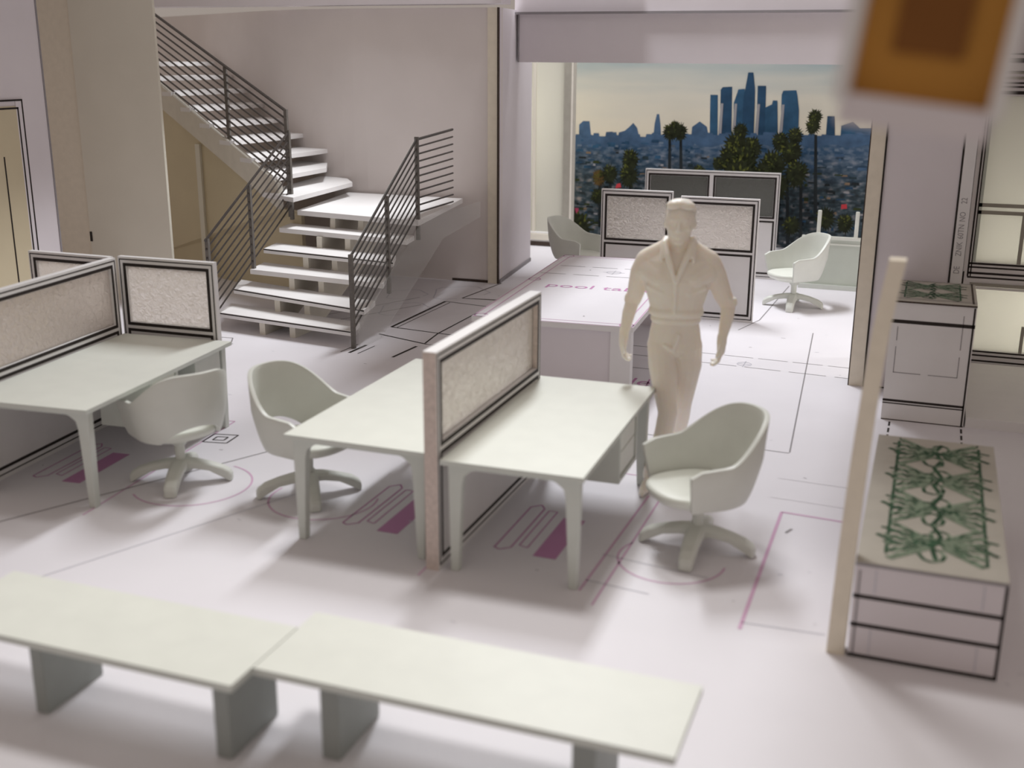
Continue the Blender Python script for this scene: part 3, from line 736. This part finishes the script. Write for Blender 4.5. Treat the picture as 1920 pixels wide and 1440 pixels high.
b = MB(); b.box(.06, Wp - .20, .05, .09, 0, .70, 'lilac'); b.build('front_panel', pt)
b = MB(); b.box(.06, Wp - .20, Dp - .09, Dp - .05, 0, .70, 'lilac'); b.build('back_panel', pt)
for x0 in (.02, Wp - .20):
    for y0 in (.03, Dp - .15):
        b = MB(); b.box(x0, x0 + .18, y0, y0 + .12, 0, .70, 'paper'); b.build('leg', pt)

# ================================================================== NEAR BENCH TABLES
def table(x0, x1, y0, y1, z, label, legs):
    t = thing('coffee_table', label, 'table', (x0, y0, 0), 0, 'long low tables in the foreground')
    W, D = x1 - x0, y1 - y0
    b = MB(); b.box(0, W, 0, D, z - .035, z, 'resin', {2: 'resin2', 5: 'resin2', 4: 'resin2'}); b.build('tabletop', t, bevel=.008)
    for lx, lw in legs:
        b = MB(); b.box(lx - x0, lx - x0 + lw, .06, D - .10, 0, z - .035, 'darkresin'); b.build('slab_leg', t, bevel=.008)
    return t
table(-4.25, -2.575, 3.57, 4.12, .42, 'long low table at the bottom left, on dark slab legs', [(-3.72, .07), (-2.72, .08)])
table(-2.57, -0.70, 3.73, 4.28, .42, 'long low table at the bottom centre, end to end with the other', [(-2.28, .09), (-1.13, .10)])

# ================================================================== PLANTERS
def fern(b, x0, x1, y0, y1, z, seed, rows, sc_=1.0, horiz=False):
    q = random.Random(seed)
    W, D = x1 - x0, y1 - y0
    def T(u, v): return (x0 + u * W, y0 + v * D) if not horiz else (x0 + v * W, y0 + u * D)
    L = lambda p, r, wd, m: b.line(T(*p), T(*r), wd * sc_, m, z, .0015 + q.uniform(0, .0008))
    L((.12, .02), (.12, .98), .016, 'green'); L((.88, .02), (.88, .98), .016, 'green')
    pv = (.5, .02)
    for i in range(1, 13):
        nv = (.5 + .035 * (-1) ** i, .02 + .96 * i / 12); L(pv, nv, .024, 'green'); pv = nv
    for r in range(rows):
        v0 = (r + .5) / rows
        for sgn in (-1, 1):
            rise = q.uniform(-.06, .06)
            for k in range(6):
                dv = (-.50 + .20 * k) / rows + rise / rows; du = sgn * .42 * (1 - .04 * abs(k - 2.5))
                L((.5 + du * .15, v0 + dv * .2), (.5 + du * .95, v0 + dv), .040, 'palegreen')
                steps = 9; p = (.5, v0)
                for j in range(1, steps + 1):
                    t = j / steps; zz = (.055 if j % 2 else -.055) / rows
                    n_ = (.5 + du * t, v0 + dv * t + zz)
                    L(p, n_, .014, 'green' if (k + j) % 4 else 'palegreen'); p = n_
            L((.5 + sgn * .38 - .09, v0 + .02), (.5 + sgn * .38 + .09, v0 - .03), .026, 'green')
            L((.5 + sgn * .38 - .06, v0 + .10 / rows * 3), (.5 + sgn * .38 + .10, v0 + .07 / rows * 3), .020, 'green')
        for c0, rr in (((.46, v0 - .30 / rows), .085), ((.53, v0 + .22 / rows), .075), ((.42, v0 + .1 / rows), .06)):
            pts = [(c0[0] + rr * 1.1 * math.cos(a * .8) * q.uniform(.8, 1.2), c0[1] + rr * .55 * math.sin(a * .8)) for a in range(9)]
            for j in range(8): L(pts[j], pts[j + 1], .020, 'green' if j % 3 else 'palegreen')
# near planter
pl = thing('planter_cabinet', 'near planter cabinet at right with green fern drawing on top', 'planter', (-.17, 5.54, 0), 0, 'planter cabinets on the right')
Wc, Dc, Hc = .72, 2.12, .54
b = MB(); b.box(0, Wc, 0, Dc, 0, Hc - .02, 'lilac')
for z0, wd in ((.335, .022), (.175, .022), (.0, .02)): b.box(.0, Wc, -.002, 0, z0, z0 + wd, 'black')
b.box(Wc - .015, Wc, -.002, 0, 0, Hc, 'black'); b.box(.02, .03, -.002, 0, 0, Hc - .05, 'greyline')
for z0, z1 in ((.37, .50), (.01, .165)):
    b.box(.10, .106, -.002, 0, z0, z1, 'faint'); b.box(Wc - .11, Wc - .104, -.002, 0, z0, z1, 'faint')
b.build('body', pl)
b = MB(); b.box(-.0, Wc, -.01, Dc, Hc - .02, Hc, 'greycard'); b.box(-.0, Wc, -.012, -.01, Hc - .02, Hc - .004, 'greyline')
fern(b, .06, Wc - .02, .10, Dc - .06, Hc, 4, 4, 1.1)
b.build('planted_top', pl, label='green fern drawing')
# tall bowed foam post on its left side
b = MB(); rings = []
for i in range(13):
    z = 2.08 * i / 12; t = z / 2.08; x = -.275 + .10 * t - .018 * math.sin(pi * t) + (.02 * (t - .85) / .15 if t > .85 else 0); wv = .09 - .012 * t
    rings.append([(x, 5.53, z), (x + wv, 5.53, z), (x + wv, 5.63, z), (x, 5.63, z)])
b.loft(rings, 'edge'); tag(b.build('foam_board_post'), 'tall slightly bowed cream foam post left of the near planter', 'post')
# middle planter
pm = thing('planter_cabinet', 'taller planter cabinet behind the near one, in front of the pillar', 'planter', (-.215, 9.78, 0), 0, 'planter cabinets on the right')
Wc, Dc, Hc = .66, .92, 1.05
b = MB(); b.box(0, Wc, 0, Dc, 0, Hc - .02, 'paper')
b.box(0, Wc, -.002, 0, Hc - .20, Hc - .17, 'black'); b.box(0, Wc - .01, -.002, 0, .165, .185, 'black'); b.box(0, Wc - .01, -.002, 0, .145, .155, 'black'); b.box(Wc - .022, Wc - .008, -.002, 0, 0, Hc - .03, 'black')
b.box(0, Wc, -.002, 0, 0, .008, 'brownline')
for x0, x1, z0, z1 in ((.06, .066, .42, .65), (.06, .28, .42, .426), (.34, .57, .42, .426), (.565, .571, .42, .60), (.565, .571, .66, .95), (.06, .066, .7, .82)): b.box(x0, x1, -.002, 0, z0, z1, 'greyline')
b.build('body', pm)
b = MB(); b.box(0, Wc, -.012, Dc, Hc - .02, Hc, 'greycard'); b.box(0, Wc, -.014, -.012, Hc - .022, Hc - .008, 'brownline')
b.line((0, .07), (Wc, .07), .012, 'greyline', Hc); b.line((Wc - .03, .02), (Wc - .03, Dc), .016, 'brownline', Hc); b.line((0, Dc - .03), (Wc, Dc - .03), .012, 'greyline', Hc)
fern(b, .02, Wc - .06, .10, Dc - .08, Hc, 9, 2, .8)
b.build('planted_top', pm, label='green fern drawing')

# ================================================================== LOW FROSTED SCREEN BY THE FAR WINDOW
ls = thing('low_screen', 'low frosted screen with white upright posts behind the far chair', 'screen', (-1.56, 15.40, 0), 0)
b = MB(); b.box(0, 1.25, 0, .03, .06, .66, 'frost'); b.build('sheet', ls)
b = MB(); b.box(0, 1.25, -.015, .045, .66, .70, 'resin'); b.box(0, 1.25, -.01, .035, .59, .61, 'resin'); b.build('top_rail', ls)
b = MB(); b.box(0, 1.25, -.05, .06, 0, .06, 'resin2'); b.build('base_rail', ls)
for x in (.18, .66):
    b = MB(); b.box(x, x + .05, .0, .04, .66, 1.04, 'resin'); b.build('post', ls, bevel=.01)

# ================================================================== HANGING BOX WITH ORANGE CARD (close to the lens)
hb = thing('hanging_box', 'white edged box with orange brown back hanging at top right', 'box', (-.03, 2.45, 3.05), -.06)
hb.rotation_euler = (0, .12, -.04)
b = MB(); w2 = .135
b.box(-w2, w2, .04, .06, -.14, .55, 'orange'); b.build('card', hb)
b = MB(); b.box(-.070, .065, .028, .04, -.05, .50, 'brown'); b.build('inner_card', hb)
b = MB(); b.box(-w2 - .028, -w2, -.02, .07, -.155, .55, 'paper'); b.box(w2, w2 + .028, -.02, .07, -.155, .55, 'paper')
b.box(-w2 - .01, w2 + .01, -.01, .07, -.20, -.14, 'lilac'); b.box(-w2 - .028, w2 + .028, -.02, .07, .55, .58, 'paper')
b.build('frame', hb)

# ================================================================== THE FIGURE
def cap(b, p, q, r0, r1, m='skin', sq=1.0):
    p = Vector(p); q = Vector(q); d = (q - p); L = d.length; d.normalize()
    b.tube(p, q, r0, m, 14, r1)
    b.ell(p, (r0, r0, r0), m, 14, 8); b.ell(q, (r1, r1, r1), m, 14, 8)
def chain(b, pts, m='skin'):
    for (p, r), (q, s) in zip(pts[:-1], pts[1:]): cap(b, p, q, r, s, m)
fg = thing('person', 'cream cast man figure walking toward the camera in open collar shirt', 'person', (-1.62, 7.78, 0), .14)
b = MB()
def er(cx, cy, z, rx, ry, n=28, e=2.3):
    out = []
    for i in range(n):
        u = 2 * pi * i / n; c, s = math.cos(u), math.sin(u); r = 1 / ((abs(c) ** e + abs(s) ** e) ** (1 / e))
        out.append((cx + rx * r * c, cy + ry * r * s, z))
    return out
tor = [er(0, 0, .93, .145, .10), er(0, 0, .98, .182, .12), er(0, .005, 1.06, .185, .125), er(0, 0, 1.14, .172, .115), er(0, -.005, 1.20, .160, .105), er(0, -.01, 1.28, .184, .124), er(0, -.01, 1.38, .214, .138),
       er(0, -.012, 1.48, .240, .145), er(0, -.005, 1.56, .255, .135), er(0, .0, 1.62, .240, .115), er(0, .01, 1.67, .165, .085), er(0, .012, 1.70, .085, .07)]
b.loft(tor, 'skin')
b.ell((-.085, -.085, 1.50), (.10, .065, .075), 'skin'); b.ell((.085, -.085, 1.50), (.10, .065, .075), 'skin')
b.loft([er(0, -.004, 1.185, .170, .114), er(0, -.004, 1.215, .170, .114)], 'skin')          # belt
b.ell((0, -.118, 1.20), (.022, .010, .016), 'skin')
b.loft([er(0, -.006, 1.222, .178, .121), er(0, -.006, 1.245, .176, .120)], 'skin')          # blouse fold above the belt
cap(b, (0, .012, 1.64), (0, -.012, 1.77), .078, .074)
for s in (-1, 1):
    chain(b, [((s * .05, .02, 1.72), .062), ((s * .13, .012, 1.675), .062), ((s * .215, .005, 1.62), .070), ((s * .235, .0, 1.56), .075)])
    chain(b, [((s * .20, -.03, 1.54), .085), ((s * .12, -.07, 1.50), .085)])
# collar lapels
for s in (-1, 1):
    chain(b, [((s * .095, .035, 1.755), .024), ((s * .098, -.045, 1.735), .024), ((s * .070, -.120, 1.665), .024), ((s * .036, -.162, 1.58), .021), ((s * .006, -.176, 1.49), .014)])
    chain(b, [((s * .105, -.060, 1.715), .022), ((s * .112, -.125, 1.63), .014)])
    chain(b, [((s * .20, -.10, 1.44), .016), ((s * .09, -.135, 1.40), .014)])
chain(b, [((0, -.166, 1.49), .010), ((0, -.158, 1.38), .009), ((0, -.142, 1.26), .009)])
b.loft([er(0, -.006, 1.225, .192, .130), er(0, -.008, 1.255, .196, .136), er(0, -.006, 1.285, .186, .126)], 'skin')
b.loft([er(0, -.004, 1.180, .178, .122), er(0, -.004, 1.208, .178, .122)], 'skin')
chain(b, [((.035, -.128, 1.10), .012), ((0, -.128, .98), .013)])
chain(b, [((-.02, -.135, 1.0), .016), ((-.06, -.125, 1.02), .012)])
# head
head_start = len(b.v)
b.ell((0, .0, 1.895), (.093, .112, .118), 'skin', 20, 14)
b.ell((0, -.030, 1.83), (.072, .085, .10), 'skin', 20, 12)
b.ell((0, -.075, 1.762), (.040, .035, .030), 'skin')
b.ell((0, -.098, 1.905), (.062, .018, .012), 'skin')        # brow
cap(b, (0, -.112, 1.885), (0, -.134, 1.845), .010, .015)    # nose
b.ell((0, -.112, 1.838), (.022, .014, .010), 'skin')
b.ell((0, -.106, 1.802), (.027, .012, .006), 'skin'); b.ell((0, -.104, 1.790), (.024, .012, .007), 'skin')
for s in (-1, 1):
    b.ell((s * .034, -.097, 1.880), (.015, .012, .010), 'skin'); b.ell((s * .055, -.075, 1.845), (.022, .025, .02), 'skin')
    b.ell((s * .088, .012, 1.865), (.012, .022, .032), 'skin')
for i_ in range(head_start, len(b.v)):
    x_, y_, z_ = b.v[i_]; b.v[i_] = (x_ * 1.14, y_ * 1.12, 1.86 + (z_ - 1.86) * 1.08)
# arms
def hand(b, wr, dirv, side):
    d = Vector(dirv).normalized(); wr = Vector(wr); fw = Vector((0, -1, 0)); inn = Vector((-side, 0, 0))
    pc = wr + d * .06
    b.ell(pc, (.032, .054, .066), 'skin', 14, 10); cap(b, wr - d * .02, wr + d * .03, .036, .036)
    for i, (yy, ln) in enumerate(((-.042, .085), (-.014, .096), (.014, .088), (.040, .070))):
        k0 = wr + d * .108 + Vector((0, yy, 0)); k1 = k0 + d * (ln * .5) + inn * .012; k2 = k1 + d * (ln * .30) + inn * .030; k3 = k2 + inn * .022 - d * .004
        for p, q, r, s in ((wr + d * .05 + Vector((0, yy * .8, 0)), k0, (.0140), .0135), (k0, k1, .0135, .0125), (k1, k2, .0122, .0112), (k2, k3, .0112, .0095)): cap(b, p, q, r, s)
    t0 = wr + d * .03 + fw * .032; t1 = wr + d * .075 + fw * .062 + inn * .012; t2 = wr + d * .112 + fw * .060 + inn * .026
    cap(b, t0, t1, .019, .0155); cap(b, t1, t2, .015, .012)
chain(b, [((-.225, .0, 1.605), .075), ((-.262, .005, 1.52), .074), ((-.290, .03, 1.38), .064), ((-.308, .045, 1.31), .056)])
b.loft([er(-.310, .045, 1.345, .062, .062, 18, 2), er(-.317, .045, 1.295, .060, .060, 18, 2)], 'skin')
chain(b, [((-.312, .045, 1.31), .050), ((-.335, .02, 1.22), .049), ((-.362, -.015, 1.07), .034)])
hand(b, (-.362, -.02, 1.065), (-.04, -.12, -1), -1)
chain(b, [((.225, .0, 1.60), .075), ((.262, .01, 1.52), .076), ((.315, .04, 1.38), .066), ((.352, .055, 1.31), .058)])
b.loft([er(.355, .05, 1.355, .062, .062, 18, 2), er(.366, .055, 1.300, .060, .060, 18, 2)], 'skin')
chain(b, [((.362, .055, 1.31), .051), ((.358, .02, 1.22), .049), ((.335, -.03, 1.08), .034)])
hand(b, (.333, -.035, 1.07), (-.02, -.16, -1), 1)
# legs (viewer's left one forward)
chain(b, [((-.088, .0, 1.00), .108), ((-.072, -.06, .86), .104), ((-.030, -.16, .62), .076), ((-.012, -.19, .55), .070), ((-.030, -.20, .42), .068), ((-.080, -.235, .22), .056), ((-.105, -.25, .11), .050)])
chain(b, [((.092, .0, 1.00), .108), ((.096, .0, .86), .106), ((.080, .03, .64), .080), ((.070, .05, .56), .074), ((.060, .14, .42), .068), ((.045, .24, .26), .052), ((.040, .29, .18), .048)])
b.loft([er(-.105, -.25, .16, .056, .058, 18, 2), er(-.112, -.255, .075, .058, .066, 18, 2)], 'skin')
b.loft([er(.040, .285, .22, .052, .056, 18, 2), er(.038, .30, .14, .054, .060, 18, 2)], 'skin')
# shoes
chain(b, [((-.110, -.22, .045), .042), ((-.125, -.33, .045), .042), ((-.142, -.43, .034), .034)])
chain(b, [((-.105, -.20, .030), .030), ((-.130, -.33, .030), .030), ((-.150, -.47, .026), .025)])
chain(b, [((.040, .33, .13), .040), ((.040, .24, .075), .042), ((.038, .15, .040), .038)])
chain(b, [((.040, .24, .045), .032), ((.038, .10, .028), .027)])
o = b.build('body', fg, smooth=True)
m = o.modifiers.new('one skin', 'REMESH'); m.mode = 'VOXEL'; m.voxel_size = .0075; m.use_smooth_shade = True
m = o.modifiers.new('soften', 'SMOOTH'); m.factor = .5; m.iterations = 4
b = MB()
b.ell((0, .034, 1.938), (.095, .103, .088), 'hair', 20, 12); b.ell((0, .055, 1.885), (.093, .075, .10), 'hair')
b.ell((-.03, -.040, 1.990), (.058, .056, .036), 'hair'); b.ell((.035, -.032, 1.985), (.055, .058, .036), 'hair'); b.ell((0, -.01, 2.000), (.075, .075, .032), 'hair')
b.v = [(x_ * 1.14, y_ * 1.12, 1.86 + (z_ - 1.86) * 1.08) for x_, y_, z_ in b.v]
o = b.build('hair', fg, smooth=True)
m = o.modifiers.new('one skin', 'REMESH'); m.mode = 'VOXEL'; m.voxel_size = .008; m.use_smooth_shade = True
m = o.modifiers.new('soften', 'SMOOTH'); m.factor = .5; m.iterations = 3
